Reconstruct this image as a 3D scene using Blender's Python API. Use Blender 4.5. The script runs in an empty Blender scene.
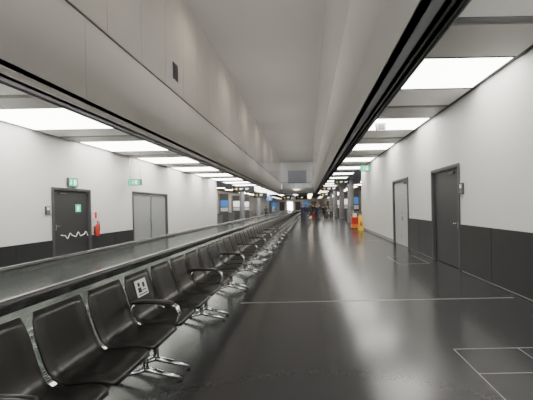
import bpy, bmesh, math, random
from mathutils import Vector, Matrix
random.seed(7)
S=bpy.context.scene
# ---------------------------------------------------------------- materials
def mat(name,col,rough=.5,metal=0,emis=0,noise=.0,nscale=6,bump=0,ecol=None,spec=.5):
    m=bpy.data.materials.new(name); m.use_nodes=True
    nt=m.node_tree; b=nt.nodes['Principled BSDF']
    b.inputs['Roughness'].default_value=rough; b.inputs['Metallic'].default_value=metal
    b.inputs['Specular IOR Level'].default_value=spec
    tc=nt.nodes.new('ShaderNodeTexCoord'); n=nt.nodes.new('ShaderNodeTexNoise')
    n.inputs['Scale'].default_value=nscale; n.inputs['Detail'].default_value=4
    nt.links.new(tc.outputs['Object'],n.inputs['Vector'])
    mx=nt.nodes.new('ShaderNodeMix'); mx.data_type='RGBA'
    mx.inputs[6].default_value=tuple(max(0,v*(1-noise)) for v in col)+(1,)
    mx.inputs[7].default_value=tuple(min(1,v*(1+noise)) for v in col)+(1,)
    nt.links.new(n.outputs['Fac'],mx.inputs[0]); nt.links.new(mx.outputs[2],b.inputs['Base Color'])
    if emis:
        b.inputs['Emission Color'].default_value=tuple(ecol or col)+(1,)
        b.inputs['Emission Strength'].default_value=emis
    if bump:
        bp=nt.nodes.new('ShaderNodeBump'); bp.inputs['Strength'].default_value=bump; bp.inputs['Distance'].default_value=.01
        nt.links.new(n.outputs['Fac'],bp.inputs['Height']); nt.links.new(bp.outputs['Normal'],b.inputs['Normal'])
    return m
def glassmat(name,col,tint=.8,rough=.03,sheen_mix=.06,boost=.06):
    m=bpy.data.materials.new(name); m.use_nodes=True; nt=m.node_tree; nt.nodes.clear()
    o=nt.nodes.new('ShaderNodeOutputMaterial'); t=nt.nodes.new('ShaderNodeBsdfTransparent'); g=nt.nodes.new('ShaderNodeBsdfGlossy')
    t.inputs[0].default_value=tuple(v*tint for v in col)+(1,); g.inputs['Roughness'].default_value=rough
    d=nt.nodes.new('ShaderNodeBsdfDiffuse'); d.inputs[0].default_value=(.60,.66,.62,1)  # pale diffuse layer stands in for reflected brightness on the panes
    m1=nt.nodes.new('ShaderNodeMixShader'); m1.inputs[0].default_value=sheen_mix
    nt.links.new(t.outputs[0],m1.inputs[1]); nt.links.new(d.outputs[0],m1.inputs[2])
    mx=nt.nodes.new('ShaderNodeMixShader'); mx.inputs[0].default_value=boost
    nt.links.new(m1.outputs[0],mx.inputs[1]); nt.links.new(g.outputs[0],mx.inputs[2]); nt.links.new(mx.outputs[0],o.inputs[0])
    return m
M={}
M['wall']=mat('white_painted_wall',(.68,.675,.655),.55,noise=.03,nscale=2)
M['fascia']=mat('fascia_paint',(.54,.53,.50),.45,noise=.04,nscale=1)
M['metalpanel']=mat('satin_metal_panel',(.70,.68,.65),.2,metal=.6,noise=.05,nscale=1.3)
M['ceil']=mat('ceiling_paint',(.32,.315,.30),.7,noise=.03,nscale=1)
M['floor']=mat('polished_dark_stone',(.034,.034,.036),.2,noise=.12,nscale=40)
M['seam']=mat('floor_joint',(.21,.21,.21),.4)
M['black']=mat('black_metal',(.012,.012,.013),.45)
M['wains']=mat('black_wainscot',(.018,.019,.021),.38,noise=.15,nscale=3)
M['doordark']=mat('anthracite_door',(.035,.036,.038),.42,noise=.08)
M['frame']=mat('dark_door_frame',(.07,.07,.075),.4)
M['steel']=mat('brushed_steel',(.55,.55,.56),.25,metal=1,noise=.05,nscale=20)
M['alu']=mat('polished_aluminium',(.6,.6,.61),.2,metal=1)
M['leather']=mat('black_leather',(.011,.0105,.010),.28,noise=.2,nscale=25,bump=.08)
M['rubber']=mat('handrail_rubber',(.05,.05,.05),.22)
M['lamp']=mat('luminous_panel',(1,1,1),.5,emis=13.0,ecol=(1,.97,.90))
M['panelw']=mat('white_soffit_panel',(.88,.87,.83),.5,noise=.03)
M['panelg']=mat('grey_soffit_panel',(.42,.41,.385),.5,noise=.05)
M['green']=mat('exit_green',(.0,.35,.16),.4,emis=1.1,ecol=(.02,.6,.3))
M['whitee']=mat('sign_white',(.9,.9,.9),.4,emis=1.2)
M['white']=mat('white_plastic',(.8,.8,.8),.4)
M['blue']=mat('blue_screen',(.05,.16,.45),.3,emis=.6,ecol=(.08,.25,.6))
M['warm']=mat('warm_downlight',(1,.8,.55),.3,emis=34,ecol=(1,.85,.65))
M['cool']=mat('shop_light',(.9,.95,1),.3,emis=11,ecol=(1,.97,.92))
M['shopwall']=mat('lit_shop_wall',(.6,.58,.55),.5,noise=.1)
M['red']=mat('red_paint',(.6,.03,.02),.4)
M['orange']=mat('orange_plastic',(.85,.22,.03),.4)
M['yellow']=mat('yellow_plastic',(.85,.6,.03),.4)
M['grey']=mat('grey_paint',(.25,.25,.26),.5)
M['greylight']=mat('light_grey_door',(.42,.42,.42),.35,noise=.03)
M['glassgrey']=mat('sliding_door_grey_glass',(.30,.31,.31),.12,noise=.03)
M['shopdark']=mat('dark_shopfront',(.10,.10,.11),.4,noise=.2)
M['glass']=glassmat('balustrade_glass',(.90,.95,.92),tint=1.0,sheen_mix=.11,boost=.16)
M['skin']=mat('skin',(.55,.33,.24),.5); M['hair']=mat('dark_hair',(.03,.02,.015),.6)
M['shoe']=mat('black_shoe',(.02,.02,.02),.4)
# ---------------------------------------------------------------- mesh builder
class B:
    def __init__(s): s.v=[];s.f=[];s.m=[];s.ml=[]
    def mi(s,k):
        if k not in s.ml: s.ml.append(k)
        return s.ml.index(k)
    def add(s,vs,fs,k):
        o=len(s.v); s.v+= [tuple(v) for v in vs]; i=s.mi(k)
        for f in fs: s.f.append([o+a for a in f]); s.m.append(i)
    def box(s,x0,x1,y0,y1,z0,z1,k):
        vs=[(x,y,z) for x in(x0,x1) for y in(y0,y1) for z in(z0,z1)]
        s.add(vs,[(0,1,3,2),(4,6,7,5),(0,4,5,1),(2,3,7,6),(0,2,6,4),(1,5,7,3)],k)
    def prism(s,prof,y0,y1,k):
        n=len(prof); vs=[(p[0],y0,p[1]) for p in prof]+[(p[0],y1,p[1]) for p in prof]
        fs=[(i,(i+1)%n,n+(i+1)%n,n+i) for i in range(n)]+[tuple(range(n))[::-1],tuple(range(n,2*n))]
        s.add(vs,fs,k)
    def tube(s,path,r,k,n=8,sx=1,cap=True):
        P=[Vector(p) for p in path]; R=r if isinstance(r,(list,tuple)) else [r]*len(P)
        vs=[];fs=[]; up=Vector((0,1,0))
        for i,p in enumerate(P):
            t=(P[min(i+1,len(P)-1)]-P[max(i-1,0)]).normalized()
            u=up if abs(t.dot(up))<.9 else Vector((1,0,0))
            a=t.cross(u).normalized(); b=t.cross(a).normalized()
            for j in range(n):
                th=2*math.pi*j/n+math.pi/n
                vs.append(p+a*math.cos(th)*R[i]+b*math.sin(th)*R[i]*sx)
        for i in range(len(P)-1):
            for j in range(n):
                fs.append((i*n+j,i*n+(j+1)%n,(i+1)*n+(j+1)%n,(i+1)*n+j))
        if cap: fs.append(tuple(range(n))[::-1]); fs.append(tuple(range((len(P)-1)*n,len(P)*n)))
        s.add(vs,fs,k)
    def ball(s,c,rx,ry,rz,k,nu=12,nv=8,fn=None):
        vs=[];fs=[]
        for i in range(nv+1):
            ph=math.pi*i/nv
            for j in range(nu):
                th=2*math.pi*j/nu
                d=Vector((math.sin(ph)*math.cos(th),math.sin(ph)*math.sin(th),math.cos(ph)))
                if fn: d=fn(d)
                vs.append((c[0]+d.x*rx,c[1]+d.y*ry,c[2]+d.z*rz))
        for i in range(nv):
            for j in range(nu): fs.append((i*nu+j,(i+1)*nu+j,(i+1)*nu+(j+1)%nu,i*nu+(j+1)%nu))
        s.add(vs,fs,k)
    def obj(s,name,bevel=0,smooth=False,loc=(0,0,0)):
        me=bpy.data.meshes.new(name); me.from_pydata(s.v,[],s.f)
        for k in s.ml: me.materials.append(M[k])
        for p,i in zip(me.polygons,s.m): p.material_index=i; p.use_smooth=smooth
        bm=bmesh.new(); bm.from_mesh(me); bmesh.ops.recalc_face_normals(bm,faces=bm.faces); bm.to_mesh(me); bm.free()
        o=bpy.data.objects.new(name,me); S.collection.objects.link(o); o.location=loc
        if bevel:
            b=o.modifiers.new('bevel','BEVEL'); b.width=bevel; b.segments=2; b.limit_method='ANGLE'
        return o
# ---------------------------------------------------------------- dims
H=1.6; SO=H+2.385; CE=H+8.95
XR=3.59; XL=-8.1
Y0=-5; Y1=58
# floor
b=B(); b.box(-16,12,Y0,100,-.2,0,'floor'); b.obj('floor')
b=B()
e=.0015
b.box(-1.15,3.4,5.0,5.03,0,e,'seam')
b.box(1.57,3.4,3.28,3.292,0,e,'seam'); b.box(1.57,3.4,2.8,2.81,0,e,'seam')
b.box(1.56,1.57,1.2,3.29,0,e,'seam'); b.box(2.26,2.27,1.2,3.29,0,e,'seam')
b.box(2.4,3.2,8.0,8.02,0,e,'seam'); b.box(2.4,2.42,8.0,9.2,0,e,'seam'); b.box(3.2,3.22,8.0,9.2,0,e,'seam'); b.box(2.4,3.2,9.2,9.22,0,e,'seam')
for y in (13.5,22,30.5): b.box(-1.15,3.4,y,y+.04,0,e,'seam')
b.obj('trim_floor_joints')
# walls right
b=B()
def wallseg(b,x0,x1,y0,y1,z0,z1,k='wall'): b.box(x0,x1,y0,y1,z0,z1,k)
t=.25
D1=(7.13,8.6,2.48); D2=(10.75,12.55,2.5)
wallseg(b,XR,XR+t,Y0,D1[0],0,SO+.1); wallseg(b,XR,XR+t,D1[0],D1[1],D1[2],SO+.1)
wallseg(b,XR,XR+t,D1[1],D2[0],0,SO+.1); wallseg(b,XR,XR+t,D2[0],D2[1],D2[2],SO+.1)
wallseg(b,XR,XR+t,D2[1],20,0,SO+.1)
b.obj('wall_right')
def wains(name,xs,segs,h,side):
    b=B()
    for (a,c) in segs:
        n=max(1,round((c-a)/1.2)); w=(c-a)/n
        for i in range(n):
            y0=a+i*w; 
            x0,x1=(xs-.03,xs) if side>0 else (xs,xs+.03)
            b.box(x0,x1,y0+.006,y0+w-.006,.02,h,'wains')
    b.obj(name,bevel=.003)
wains('baseboard_right_wainscot',XR-.001,[(Y0,D1[0]-.07),(D1[1]+.07,D2[0]-.07)],1.1,1)
b=B(); b.box(XR-.02,XR-.001,D2[1]+.07,20,0,.12,'grey'); b.obj('baseboard_right')
# walls left
b=B()
L1=(9.54,11.1,2.3); L2=(13.9,17.2,2.38)
wallseg(b,XL-t,XL,Y0,L1[0],0,SO+.1); wallseg(b,XL-t,XL,L1[0],L1[1],L1[2],SO+.1)
wallseg(b,XL-t,XL,L1[1],L2[0],0,SO+.1); wallseg(b,XL-t,XL,L2[0],L2[1],L2[2],SO+.1)
wallseg(b,XL-t,XL,L2[1],26.7,0,SO+.1)
b.obj('wall_left')
wains('baseboard_left_wainscot',XL+.001,[(Y0,L1[0]-.07),(L1[1]+.07,L2[0]-.07)],.68,-1)
b=B(); b.box(XL+.001,XL+.02,L2[1]+.07,26.7,0,.12,'grey'); b.obj('baseboard_left')
# doors
def door(name,xf,d,side,leaf,n=1,glass=False):
    y0,y1,h=d; b=B(); sg=side
    def bx(a,c,y0_,y1_,z0,z1,k):
        x0=xf+sg*a; x1=xf+sg*c; b.box(min(x0,x1),max(x0,x1),y0_,y1_,z0,z1,k)
    fr=.003
    bx(-.035,-fr+.0,y0-.065,y0+.005,0,h+.065,'frame'); bx(-.035,-fr,y1-.005,y1+.065,0,h+.065,'frame'); bx(-.035,-fr,y0,y1,h-.005,h+.065,'frame')
    bx(-.02,.12,y0+.002,y0+.03,0,h-.002,'frame'); bx(-.02,.12,y1-.03,y1-.002,0,h-.002,'frame'); bx(-.02,.12,y0,y1,h-.03,h-.002,'frame')
    y0+=.03; y1-=.03; h-=.03
    w=(y1-y0)/n
    for i in range(n):
        a=y0+i*w+.004; c=y0+(i+1)*w-.004
        if glass:
            bx(.04,.08,a,a+.06,.01,h-.01,'steel'); bx(.04,.08,c-.06,c,.01,h-.01,'steel')
            bx(.04,.08,a+.06,c-.06,.01,.14,'steel'); bx(.04,.08,a+.06,c-.06,h-.1,h-.01,'steel')
            bx(.05,.07,a+.06,c-.06,.14,h-.1,leaf)
        else:
            bx(.04,.09,a,c,.008,h-.006,leaf)
            for hz in (.3,1.2,2.0):
                bx(.025,.045,a-.002,a+.02,hz,hz+.1,'steel')
    hy=y0+.1 if n==1 else y0+w-.1
    x=xf+sg*.04
    bx(.028,.04,hy-.03,hy+.03,.98,1.16,'steel')
    b.tube([(x-sg*.01,hy,1.1),(x-sg*.06,hy,1.1),(x-sg*.065,hy+.02,1.1),(x-sg*.065,hy+.13,1.1)],.01,'steel')
    if glass: b.tube([(x-sg*.01,hy-.02,.8),(x-sg*.06,hy-.02,.82),(x-sg*.06,hy-.02,1.5),(x-sg*.01,hy-.02,1.52)],.014,'steel')
    if not glass: bx(0.0,.04,y0+.25,y0+.5,h-.12,h-.06,'frame')
    bx(.12,.2,y0,y1,0,h,'shopdark')
    return b.obj(name,bevel=.002)
door('door_1',XR,D1,1,'doordark',1)
door('door_2',XR,D2,1,'greylight',2)
door('door_3',XL,L1,-1,'doordark',1)
door('door_4',XL,L2,-1,'glassgrey',2,True)
b=B(); b.box(XL-.039,XL-.036,10.5,10.75,1.55,1.82,'green'); b.box(XL-.036,XL-.034,10.58,10.66,1.6,1.76,'whitee'); b.obj('fire_door_notice')
b=B(); pts=[]
for i in range(61):
    u=i/60; y=9.75+1.2*u
    pts.append((XL+.055,y,.76+.06*math.sin(u*23)+.035*math.cos(u*41)))
b.tube(pts,.010,'white',6); b.obj('door_chain_decal')  # white chain-like squiggle marking on the lower door, drawn as a thin tube
def reader(name,x,y,z,side):
    b=B(); x0,x1=sorted((x-side*.002,x-side*.05)); b.box(x0,x1,y-.07,y+.07,z-.13,z+.13,'frame')
    x0,x1=sorted((x-side*.05,x-side*.055)); b.box(x0,x1,y-.045,y+.045,z+.01,z+.1,'white'); 
    for i in range(3):
        for j in range(3): b.box(x0,x1,y-.04+j*.03,y-.02+j*.03,z-.1+i*.03,z-.08+i*.03,'grey')
    b.obj(name,bevel=.004)
reader('card_reader',XR,6.95,1.93,1); reader('card_reader',XL,9.3,1.62,-1)
b=B(); b.box(XL,XL+.06,11.28,11.42,1.28,1.55,'white'); b.box(XL+.06,XL+.065,11.29,11.41,1.3,1.53,'red'); b.obj('fire_alarm_box')
b=B(); b.tube([(XL+.12,11.36,.62),(XL+.12,11.36,.66),(XL+.12,11.36,1.02),(XL+.12,11.36,1.08),(XL+.12,11.36,1.14)],[.06,.07,.07,.04,.025],'red',14)
b.tube([(XL+.12,11.36,1.14),(XL+.12,11.36,1.2)],.02,'black'); b.tube([(XL+.12,11.36,1.17),(XL+.2,11.33,1.14),(XL+.22,11.33,.95),(XL+.21,11.33,.8)],.012,'black')
b.box(XL,XL+.04,11.33,11.39,.7,1.0,'black'); b.obj('fire_extinguisher',smooth=True)
# ---------------------------------------------------------------- soffits
def soffit(side,xi,xo,xtrack,c0,per,lit):
    nm='right' if side>0 else 'left'
    lo,hi=sorted((xi,xo))
    b=B(); b.box(lo,hi,Y0,Y1,SO+.12,SO+.2,'black')
    wi=sorted((xtrack,xo-side*.13)); 
    k=-6; lit_b=B(); 
    while True:
        c=c0+k*per; k+=1
        if c-per>Y1: break
        if c+per/2<Y0: continue
        y0=c-lit/2; y1=c+lit/2
        if y1<Y1:
            lit_b.box(wi[0],wi[1],y0+.03,y1-.03,SO+.015,SO+.05,'lamp')
            b.box(wi[0],wi[1],y0-.0,y0+.03,SO,SO+.1,'black'); b.box(wi[0],wi[1],y1-.03,y1,SO,SO+.1,'black')
        rest=per-lit; h2=rest/2
        b.box(wi[0],wi[1],y1+.02,y1+h2-.04,SO,SO+.05,'panelw')
        for q in range(5):
            b.box(wi[0],wi[1],y1+h2-.03+q*.03,y1+h2-.015+q*.03,SO+.01,SO+.05,'grey')
        b.box(wi[0],wi[1],y1+h2+.14,y1+rest-.02,SO,SO+.05,'panelg')
    b.obj('ceiling_soffit_'+nm); lit_b.obj('ceiling_light_panels')
    b=B(); lo,hi=sorted((xi,xtrack))
    b.box(lo,hi,Y0,Y1,SO+.10,SO+.12,'black')
    n=5
    for i in range(n):
        x=lo+(hi-lo)*(i+.5)/n
        b.box(x-.02,x+.02,Y0,Y1,SO+.0,SO+.09,'black')
    b.box(hi-.012,hi,Y0,Y1,SO-.02,SO+.1,'grey') if side>0 else b.box(lo,lo+.012,Y0,Y1,SO-.02,SO+.1,'grey')
    lo,hi=sorted((xo,xo-side*.11)); b.box(lo,hi,Y0,Y1,SO+.03,SO+.1,'black')
    b.obj('trim_ceiling_track_'+nm)
soffit(1,1.33,XR,1.96,5.6,3.42,1.35)
soffit(-1,-5.12,XL,-5.6,7.9,3.5,1.9)
# ---------------------------------------------------------------- upper walls
def upper(name,prof,mats,seam,back):
    b=B()
    for i in range(len(prof)-1):
        (xa,za),(xb,zb)=prof[i],prof[i+1]; y=Y0; w=seam[i]
        while y<Y1-.01:
            y2=min(y+w,Y1)
            b.prism([(xa,za),(xb,zb),(xb+back*.15,zb),(xa+back*.15,za)],y+.005,y2-.005,mats[i]); y=y2
        b.prism([(xa+back*.02,za),(xb+back*.02,zb),(xb+back*.3,zb),(xa+back*.3,za)],Y0,Y1,'grey')
    b.obj(name)
upper('wall_upper_left',[(-5.12,SO-.04),(-5.12,H+4.5),(-5.12,CE)],['fascia','metalpanel'],[6.0,1.6],-1)
upper('wall_upper_right',[(1.33,SO-.04),(1.18,H+2.9),(1.0,H+4.4),(.91,CE)],['fascia','fascia','metalpanel'],[6.0,6.0,1.6],1)
b=B(); b.box(-5.10,-5.06,Y0,Y1,H+4.49,H+4.52,'frame'); b.obj('trim_upper_left')
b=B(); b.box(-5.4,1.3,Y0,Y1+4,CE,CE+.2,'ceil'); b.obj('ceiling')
b=B(); b.box(-5.12,-5.09,11.6,12.0,H+5.05,H+5.7,'frame')
for i in range(6): b.box(-5.09,-5.075,11.63,11.97,H+5.1+i*.1,H+5.14+i*.1,'black')
b.obj('wall_vent')
# ---------------------------------------------------------------- far end
b=B()
b.box(-5.4,-4.0,61,61.3,6.2,CE,'fascia'); b.box(-.2,1.3,61,61.3,6.2,CE,'fascia'); b.box(-4.0,-.2,61,61.3,8.9,CE,'fascia')
b.box(-5.4,1.3,64,64.2,5,CE,'grey')
b.box(-5.4,1.3,57.2,64,4.1,5.0,'fascia'); 
b.obj('wall_end_upper')
b=B()
for i in range(7):
    x=-5.3+i*1.08; b.box(x,x+.04,57.25,57.29,5.0,6.1,'steel')
b.box(-5.3,1.2,57.26,57.28,5.1,6.0,'glass'); b.box(-5.35,1.25,57.23,57.31,6.1,6.16,'black'); b.obj('balcony_railing')
b=B(); b.box(-15,11,57.5,100,SO,SO+.1,'grey'); b.box(XR,11,20,57.5,SO,SO+.1,'grey'); b.box(-15,XL,26.7,57.5,SO,SO+.1,'grey'); b.obj('ceiling_hall')
b=B(); b.box(-15,11,95,95.3,0,SO,'shopwall')
for i in range(10): b.box(-14+i*2.5,-12.4+i*2.5,94.9,95,.3,3.0,random.choice(['cool','blue','grey']) if i%2 else 'shopdark')
b.obj('wall_end')
b=B(); b.box(9,9.2,20,95,0,SO,'shopwall'); b.box(XR+t,9.2,20,20.2,0,SO,'shopwall'); b.obj('wall_right_hall')
b=B(); b.box(-12.4,-12.2,26.7,95,0,SO,'shopwall'); b.box(-12.4,XL-t,26.5,26.7,0,SO,'shopwall'); b.obj('wall_left_hall')
b=B()
for y in range(60,94,4):
    for x in (-9,-6,-3,0,3,6): b.box(x,x+.9,y,y+.25,SO-.03,SO-.001,'cool' if (x+y)%2 else 'warm')
for y in range(23,56,4):
    b.box(5.5,6.4,y,y+.3,SO-.03,SO-.001,'warm'); b.box(-11,-10,y+5,y+5.3,SO-.03,SO-.001,'warm')
b.obj('hall_ceiling_lights')
def shop(name,x,y,side,col):
    b=B(); sx=side
    def bx(a,c,*r): 
        x0,x1=sorted((x+sx*a,x+sx*c)); b.box(x0,x1,*r)
    bx(0,.7,y,y+2.6,0,1.0,'shopdark'); bx(-.05,.75,y-.05,y+2.65,1.0,1.05,'steel')
    bx(.9,1.1,y,y+2.6,0,3.1,'grey'); bx(.86,.9,y+.1,y+2.5,2.3,3.0,col)
    for i in range(3): bx(.84,.9,y+.2+i*.8,y+.75+i*.8,1.3,1.9,'whitee' if i%2 else col)
    bx(0,.9,y-.06,y,0,3.1,'shopdark'); bx(.05,.85,y-.08,y-.06,1.7,2.4,col); bx(.05,.85,y-.08,y-.06,1.2,1.6,'white')
    b.obj(name)
for i,y in enumerate((27.6,32.5,38,44)): shop('service_counter',-8.6,y,-1,'blue' if i<2 else 'whitee')
for y in (22.5,30,38,46): shop('shop_counter',4.2,y,1,'whitee' if y>31 else 'blue')
def column(x,y):
    b=B(); b.tube([(x,y,0),(x,y,.1),(x,y,.1001),(x,y,SO)],[.34,.34,.3,.3],'grey',24); b.obj('column',smooth=False)
for y in (28,35.5,43.5,52): column(4.0,y)
for y in (36,48): column(-7.9,y)
# ---------------------------------------------------------------- hanging signs
def hang(name,x0,x1,y,z0,z1,face,marks=True,top=SO):
    b=B(); b.box(x0,x1,y,y+.1,z0,z1,'black' if face!='green' else 'frame')
    b.box(x0+.02,x1-.02,y-.006,y,z0+.02,z1-.02,face)
    for x in (x0+.1*(x1-x0),x1-.1*(x1-x0)): b.tube([(x,y+.05,z1),(x,y+.05,top)],.012,'steel',6)
    h=z1-z0
    if face=='green':
        cx=(x0+x1)/2; cz=(z0+z1)/2; s=h*.3
        b.ball((cx-s*.6,y-.008,cz+s*.75),s*.2,.003,s*.2,'whitee')
        b.tube([(cx-s*.6,y-.009,cz+s*.5),(cx-s*.8,y-.009,cz-s*.1),(cx-s*.4,y-.009,cz-s*.4),(cx-s*.6,y-.009,cz-s)],s*.13,'whitee',4,sx=.05)
        b.tube([(cx-s*.8,y-.009,cz-s*.1),(cx-s*1.2,y-.009,cz-s*.6)],s*.13,'whitee',4,sx=.05)
        b.box(cx+s*.4,cx+s*1.4,y-.01,y-.006,cz-s,cz+s,'whitee')
    elif marks:
        n=int((x1-x0)/(h*1.0)); 
        for i in range(n):
            cx=x0+h*.55+i*h*1.0; s=h*.25; cz=(z0+z1)/2
            if i%3==0: b.add([(cx-s,y-.01,cz),(cx+s,y-.01,cz+s),(cx+s,y-.01,cz-s)],[(0,1,2)],'yellow')
            else:
                b.box(cx-s*1.2,cx+s*1.2,y-.012,y-.006,cz+.1*s,cz+.5*s,'whitee'); b.box(cx-s*1.2,cx+s*.6,y-.012,y-.006,cz-.5*s,cz-.2*s,'whitee')
    b.obj(name)
hang('exit_sign',3.0,3.56,17,3.5,3.85,'green')
hang('exit_sign',-8.0,-7.45,13.4,2.68,2.95,'green')
b=B(); b.box(XL,XL+.06,10.1,10.5,2.42,2.72,'frame'); b.box(XL+.06,XL+.066,10.12,10.48,2.44,2.70,'green')
b.box(XL+.066,XL+.07,10.32,10.42,2.48,2.66,'whitee'); b.tube([(XL+.07,10.2,2.66),(XL+.07,10.2,2.56),(XL+.07,10.16,2.48)],.015,'whitee',6); b.obj('exit_sign')
hang('direction_sign',1.5,3.5,33,3.2,3.75,'black'); hang('direction_sign',1.9,3.4,45,3.0,3.6,'black'); hang('direction_sign',2.2,3.5,25,3.35,3.75,'black')
hang('direction_sign',-8.0,-5.7,32,3.25,3.85,'black'); hang('direction_sign',-7.6,-5.7,42,2.9,3.6,'black')
hang('gate_sign',-5.0,-3.2,57.8,2.9,3.7,'black'); hang('gate_sign',-2.4,-.2,59,2.9,3.7,'black')
hang('departure_screen',-6.9,-5.9,50,2.6,3.4,'blue'); 
b=B(); b.prism([(2.02,SO-.001),(2.32,SO-.001),(2.29,SO-.24),(2.05,SO-.24)],8.7,8.85,'white'); b.box(2.08,2.26,8.69,8.7,SO-.20,SO-.05,'grey'); b.obj('ceiling_loudspeaker')
# ---------------------------------------------------------------- moving walkway
b=B()
YA,YB=-4,52
XN,XF=-2.07,-3.32
b.box(XF,XN,YA,YB,0,.06,'steel')
b.box(XF+.25,XN-.25,YA,YB,.06,.075,'rubber')
n=int((XN-XF-.5)/.04)
for i in range(n): b.box(XF+.26+i*.04,XF+.275+i*.04,YA,YB,.075,.085,'grey')
for x in (XN-.01,XF+.01):
    b.box(x-.09,x+.09,YA,YB,.0,.17,'steel')
    b.box(x-.03,x+.03,YA,YB,.17,.21,'alu')
    y=YA
    while y<YB:   # single-sheet glass panes
        ya=y+.006; yb=min(y+2.0,YB)-.006
        b.add([(x,ya,.2),(x,yb,.2),(x,yb,.93),(x,ya,.93)],[(0,1,2,3)],'glass'); y+=2.0
    b.box(x-.026,x+.026,YA,YB,.905,.958,'alu')
    b.prism([(x-.036,.958),(x+.036,.958),(x+.042,.975),(x+.036,.992),(x+.02,1.0),(x-.02,1.0),(x-.036,.992),(x-.042,.975)],YA,YB,'rubber')
    b.tube([(x,YB,.975),(x,YB+.2,.94),(x,YB+.35,.78),(x,YB+.38,.55),(x,YB+.3,.3),(x,YB,.2)],.036,'rubber',8)
b.obj('moving_walkway')
# ---------------------------------------------------------------- benches
PX=.49
def seatshell(b,yc,w=.455):
    pr=[(-.125,.94),(-.112,.88),(-.09,.79),(-.065,.7),(-.04,.62),(-.015,.555),(.015,.505),(.06,.475),(.12,.465),(.21,.47),(.31,.478),(.37,.475),(.405,.462),(.42,.44)]
    hw=[.88,.96,1,1,1,.99,.98,.98,.99,1,1,1,.97,.90]
    th=[.010,.014,.017,.018,.018,.018,.018,.018,.02,.022,.022,.02,.018,.012]
    vs=[];fs=[]; n=len(pr); cols=[-1,-.94,-.5,0,.5,.94,1]; nc=len(cols)
    for sgn in (1,-1):
        for i in range(n):
            a=Vector(pr[max(i-1,0)]); c=Vector(pr[min(i+1,n-1)]); tt=(c-a).normalized(); nn=Vector((-tt.y,tt.x))
            if nn.x<0 and i<6: nn=-nn
            if i>=6 and nn.y<0: nn=-nn
            for q in cols:
                d=th[i]*(1 if abs(q)<.95 else .2)
                dish=.010*(q*q) 
                p=Vector(pr[i])+nn*(sgn*d+dish)
                vs.append((p.x,yc+q*hw[i]*w/2,p.y))
    N=n*nc
    for i in range(n-1):
        for j in range(nc-1):
            a=i*nc+j; fs.append((a,a+1,a+nc+1,a+nc)); fs.append((N+a,N+a+nc,N+a+nc+1,N+a+1))
        for j in (0,nc-1):
            a=i*nc+j; fs.append((a,a+nc,N+a+nc,N+a))
    for j in range(nc-1):
        for i in (0,n-1):
            a=i*nc+j; fs.append((a,N+a,N+a+1,a+1))
    b.add(vs,fs,'leather')
    for q in (-.14,.14):
        b.tube([(-.1,yc+q,.72),(-.065,yc+q,.6),(-.03,yc+q,.52),(.03,yc+q,.445),(.12,yc+q,.43),(.36,yc+q,.445)],.011,'alu',6)
def arm(b,y):
    b.tube([(-.03,y,.685),(.0,y,.70),(.12,y,.705),(.28,y,.70),(.36,y,.69),(.38,y,.675)],[.01,.016,.018,.018,.016,.01],'leather',8,sx=1.5)
    b.tube([(.01,y,.69),(-.03,y,.62),(-.02,y,.52),(.04,y,.44),(.14,y,.39)],.011,'alu',8,sx=1.3)
    b.tube([(.34,y,.68),(.41,y,.66),(.44,y,.59),(.41,y,.5),(.31,y,.43),(.16,y,.39)],.012,'alu',8,sx=1.3)
def leg(b,y):
    b.tube([(.15,y,.4),(.15,y,.26),(.15,y,.11)],[.034,.025,.028],'alu',10)
    b.tube([(.15,y,.11),(.02,y,.07),(-.14,y,.024)],[.028,.02,.014],'alu',8,sx=1.2)
    b.tube([(.15,y,.11),(.3,y,.072),(.47,y,.024)],[.028,.02,.014],'alu',8,sx=1.2)
    for x in (-.14,.47): b.tube([(x,y,0),(x,y,.02)],.024,'black',10)
bb=B(); NS=3
for i in range(NS): seatshell(bb,i*PX+PX/2)
arm(bb,.014); arm(bb,NS*PX-.014)
for yy in (.10,NS*PX-.10): leg(bb,yy)
bb.box(.11,.19,.01,NS*PX-.01,.37,.425,'alu')
first=bb.obj('airport_bench',smooth=True)
me=first.data
BX=-1.70
y=2.9-2*NS*PX
first.location=(BX,y,0); yy=y+NS*PX
while yy<48:
    o=bpy.data.objects.new('airport_bench',me); o.location=(BX,yy,0); S.collection.objects.link(o); yy+=NS*PX
b=B()
yc=2.9+.5*PX
def bk(zz,off): return BX-.112+(.88-zz)*.265+off
o1=.026
vs=[(bk(.865,o1),yc-.1,.865),(bk(.865,o1),yc+.1,.865),(bk(.70,o1),yc+.1,.70),(bk(.70,o1),yc-.1,.70)]
vs2=[(v[0]-.003,v[1],v[2]) for v in vs]
b.add(vs+vs2,[(0,1,2,3),(7,6,5,4),(0,4,5,1),(1,5,6,2),(2,6,7,3),(3,7,4,0)],'white')
for a,c,z0,z1 in ((-.06,-.02,.84,.8),(-.07,-.01,.79,.74),(.02,.06,.83,.78),(-.08,.08,.725,.715),(.0,.07,.76,.75)):
    b.add([(bk(z0,o1+.001),yc+a,z0),(bk(z0,o1+.001),yc+c,z0),(bk(z1,o1+.001),yc+c,z1),(bk(z1,o1+.001),yc+a,z1)],[(0,1,2,3)],'black')
b.obj('distancing_notice')
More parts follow.
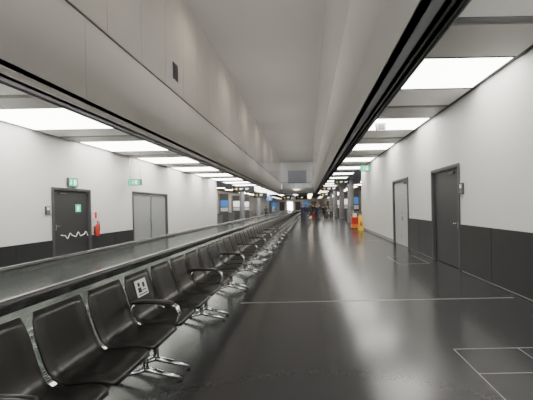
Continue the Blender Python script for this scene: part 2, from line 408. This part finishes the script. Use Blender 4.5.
# ---------------------------------------------------------------- wet floor sign + cart
b=B(); x=3.3;y=19.0
for s in (-1,1):
    vs=[(x-.16,y+s*.2,.0),(x+.16,y+s*.2,.0),(x+.11,y+s*.02,.95),(x-.11,y+s*.02,.95)]
    vs2=[(v[0],v[1]-.02,v[2]) for v in vs]
    b.add(vs+vs2,[(0,1,2,3),(7,6,5,4),(0,4,5,1),(1,5,6,2),(2,6,7,3),(3,7,4,0)],'yellow')
b.add([(x-.1,y-.205,.3),(x+.1,y-.205,.3),(x,y-.12,.65)],[(0,1,2)],'red')
b.tube([(x-.08,y,.95),(x-.06,y,1.02),(x+.06,y,1.02),(x+.08,y,.95)],.015,'yellow'); b.obj('wet_floor_sign')
b=B(); x=3.15;y=20.3
b.box(x-.25,x+.25,y-.25,y+.25,.08,.3,'orange'); b.box(x-.22,x+.22,y-.2,y+.2,.3,.75,'red'); b.box(x-.27,x+.27,y-.27,y+.27,.75,.8,'orange')
for q in (-.2,.2):
    for p in (-.2,.2): b.tube([(x+q-.015,y+p,.04),(x+q+.015,y+p,.04)],.04,'black',12); b.tube([(x+q,y+p,.8),(x+q,y+p,1.15)],.012,'steel')
b.tube([(x-.2,y-.2,1.15),(x+.2,y-.2,1.15),(x+.2,y+.2,1.15)],.014,'steel'); b.box(x-.12,x+.12,y-.1,y+.1,.8,1.05,'white'); b.obj('cleaning_cart')
# ---------------------------------------------------------------- people
cloth=[(.02,.02,.025),(.04,.05,.10),(.12,.03,.03),(.10,.10,.10),(.03,.03,.03),(.25,.24,.22),(.05,.07,.05)]
def person(x,y,rot,top,bot,stride=.0,h=1.72,arms=.0,longh=False,name='person'):
    key='c%d'%len(M); M[key]=mat('jacket_cloth',top,.8,noise=.15,nscale=20); kb='c%d'%len(M); M[kb]=mat('trouser_cloth',bot,.8,noise=.15,nscale=20)
    s=stride
    J={'pel':(0,0,.95,.135),'sp':(0,0,1.12,.125),'ch':(0,0,1.33,.15),'nk':(0,.005,1.475,.06),'hd':(0,.01,1.54,.055)}
    E=[('pel','sp'),('sp','ch'),('ch','nk'),('nk','hd')]
    for sd,g in (('l',-1),('r',1)):
        ph=s*g
        J['sh'+sd]=(g*.175,0,1.40,.07); J['el'+sd]=(g*.225,-.02-ph*.25+arms*.02,1.13,.045); J['wr'+sd]=(g*.235,.05-ph*.4+arms*.22,.89+arms*.18,.03)
        J['hp'+sd]=(g*.09,0,.88,.095); J['kn'+sd]=(g*.095,.03+ph*.45,.49+abs(ph)*.02,.06); J['an'+sd]=(g*.095,-.02+ph*.9-(.12 if ph<0 else 0)*abs(s)*3,.09+(.06 if ph<0 else 0)*min(1,abs(s)*4),.042)
        a=J['an'+sd]; J['to'+sd]=(g*.11,a[1]+.17,.04,.036)
        E+=[('ch','sh'+sd),('sh'+sd,'el'+sd),('el'+sd,'wr'+sd),('pel','hp'+sd),('hp'+sd,'kn'+sd),('kn'+sd,'an'+sd),('an'+sd,'to'+sd)]
    names=list(J); me=bpy.data.meshes.new('tmp'); me.from_pydata([J[n][:3] for n in names],[(names.index(a),names.index(c)) for a,c in E],[])
    o=bpy.data.objects.new('tmp',me); S.collection.objects.link(o)
    sk=o.modifiers.new('s','SKIN'); sk.use_smooth_shade=True
    for i,n in enumerate(names):
        sv=me.skin_vertices[0].data[i]; r=J[n][3]; sv.radius=(r,r*(.72 if n in('ch','sp','pel') else 1)); sv.use_root=(n=='pel')
    ss=o.modifiers.new('u','SUBSURF'); ss.levels=1; ss.render_levels=1
    dg=bpy.context.evaluated_depsgraph_get(); ev=o.evaluated_get(dg); em=ev.to_mesh()
    b=B()
    V=[v.co.copy() for v in em.vertices]; groups={}
    for p in em.polygons:
        c=p.center; z=c.z
        if z<.1: k='shoe'
        elif z<.88 and abs(c.x)<.19: k=kb
        elif z>1.47: k='skin'
        else: k=key
        groups.setdefault(k,[]).append(list(p.vertices))
    o0=len(b.v); b.v+=[tuple(v) for v in V]
    for k,fs in groups.items():
        i=b.mi(k)
        for f in fs: b.f.append([o0+a for a in f]); b.m.append(i)
    ev.to_mesh_clear(); bpy.data.objects.remove(o)
    def hf(d):
        if d.z<-.2: d=Vector((d.x*(1+.35*(d.z+.2)),d.y*(1+.12*(d.z+.2)),d.z))
        return d
    b.ball((0,.02,1.625),.074,.095,.115,'skin',14,10,hf)
    b.ball((0,.005,1.655),.08,.096,.098,'hair',14,8,lambda d:Vector((d.x,d.y if d.z>.1 or d.y<.2 else .2,d.z)))
    if longh: b.ball((0,-.05,1.57),.075,.05,.13,'hair',10,8)
    b.ball((0,.117,1.615),.012,.018,.02,'skin',6,5); b.tube([(-.022,.108,1.575),(.022,.108,1.575)],.005,'red',5)
    for g in (-1,1):
        b.ball((g*.028,.103,1.637),.011,.008,.008,'hair',6,5); b.ball((g*.076,.015,1.625),.01,.018,.03,'skin',6,5)
        w=Vector(J['wr'+('l' if g<0 else 'r')][:3]); d=(w-Vector(J['el'+('l' if g<0 else 'r')][:3])).normalized()
        b.tube([w-d*.02,w+d*.03,w+d*.09],[.024,.034,.03],'skin',8,sx=.6)
        for q,l in ((-.027,.06),(-.009,.075),(.009,.07),(.027,.055)):
            r0=w+d*.085+Vector((0,q,0)); b.tube([r0,r0+d*l*.5+Vector((-g*.004,0,0)),r0+d*l+Vector((-g*.015,0,0))],[.009,.0085,.006],'skin',6)
        r0=w+d*.03+Vector((0,.03,0)); b.tube([r0,r0+d*.03+Vector((0,.02,0)),r0+d*.06+Vector((-g*.01,.022,0))],[.011,.01,.007],'skin',6)
    ob=b.obj(name,smooth=True,loc=(x,y,0)); ob.rotation_euler=(0,0,rot); ob.scale=(h/1.74,)*3
    return ob
ppl=[(.3,40),(1.0,37),(1.7,33),(2.3,41),(-.4,43),(-1.0,47),(.8,47),(1.5,44),(2.8,46),(-.2,52),(1.9,52),(-1.0,56),(.5,60),(2.7,35),(-5.0,44),(-5.6,40),(1.25,50),(.1,48.5),(2.2,56),(-.7,39),(-.1,35.5),(2.1,37.5),(1.35,40.5),(3.0,54)]
for i,(x,y) in enumerate(ppl):
    person(x,y,random.choice([0,math.pi,math.pi*.9,.3,2.5]),random.choice(cloth),random.choice(cloth[:5]),stride=random.choice([0,.22,-.25]),h=random.uniform(1.62,1.84),arms=random.choice([0,0,1]),longh=i%3==0)
def suitcase(x,y,k):
    b=B(); b.box(x-.2,x+.2,y-.12,y+.12,.07,.66,k)
    for i in range(4): b.box(x-.15+i*.09,x-.12+i*.09,y-.128,y-.12,.1,.62,'black')
    for q in (-.16,.16):
        for p in (-.08,.08): b.tube([(x+q-.012,y+p,.035),(x+q+.012,y+p,.035)],.035,'black',10)
        b.box(x+q-.01,x+q+.01,y-.01,y+.01,.03,.07,'black')
    b.tube([(x-.1,y+.08,.66),(x-.1,y+.08,1.02),(x+.1,y+.08,1.02),(x+.1,y+.08,.66)],.01,'steel'); b.obj('suitcase',bevel=.01)
suitcase(.78,40,'red'); suitcase(1.5,36.6,'grey'); suitcase(2.1,33.3,'shopdark')
# ---------------------------------------------------------------- lights
def area(name,loc,rot,sx,sy,e,col,spread=None):
    l=bpy.data.lights.new(name,'AREA'); l.shape='RECTANGLE'; l.size=sx; l.size_y=sy; l.energy=e; l.color=col
    if spread: l.spread=math.radians(spread)
    o=bpy.data.objects.new(name,l); o.location=loc; o.rotation_euler=rot; S.collection.objects.link(o)
for y in range(2,58,9):
    area('void_fill_light',(-2.1,y,4.6),(math.pi,0,0),1.0,6,200,(1,.95,.88))  # added fill light, no fixture modelled; brightens the ceiling and upper walls
for i in range(7):
    area('panel_glint_fill',(-3.2,7.0+i*6,CE-1.0),(0,math.radians(62),0),.5,1.2,16,(1,.84,.62),95)  # added light seen only by reflection; makes warm glints on the metal panels
w=bpy.data.worlds.new('world'); S.world=w; w.use_nodes=True
w.node_tree.nodes['Background'].inputs[0].default_value=(.95,.96,1,1); w.node_tree.nodes['Background'].inputs[1].default_value=1.4
# ---------------------------------------------------------------- camera
c=bpy.data.cameras.new('camera'); co=bpy.data.objects.new('camera',c); S.collection.objects.link(co); S.camera=co
c.sensor_width=36; c.lens=300/533*36; c.shift_x=-(308-266.5)/533; c.shift_y=6/533; c.clip_end=300; c.clip_start=.05
co.matrix_world=Matrix.Translation((0,0,H))@Matrix.Rotation(math.pi/2,4,'X')@Matrix.Rotation(-.02,4,'Z')
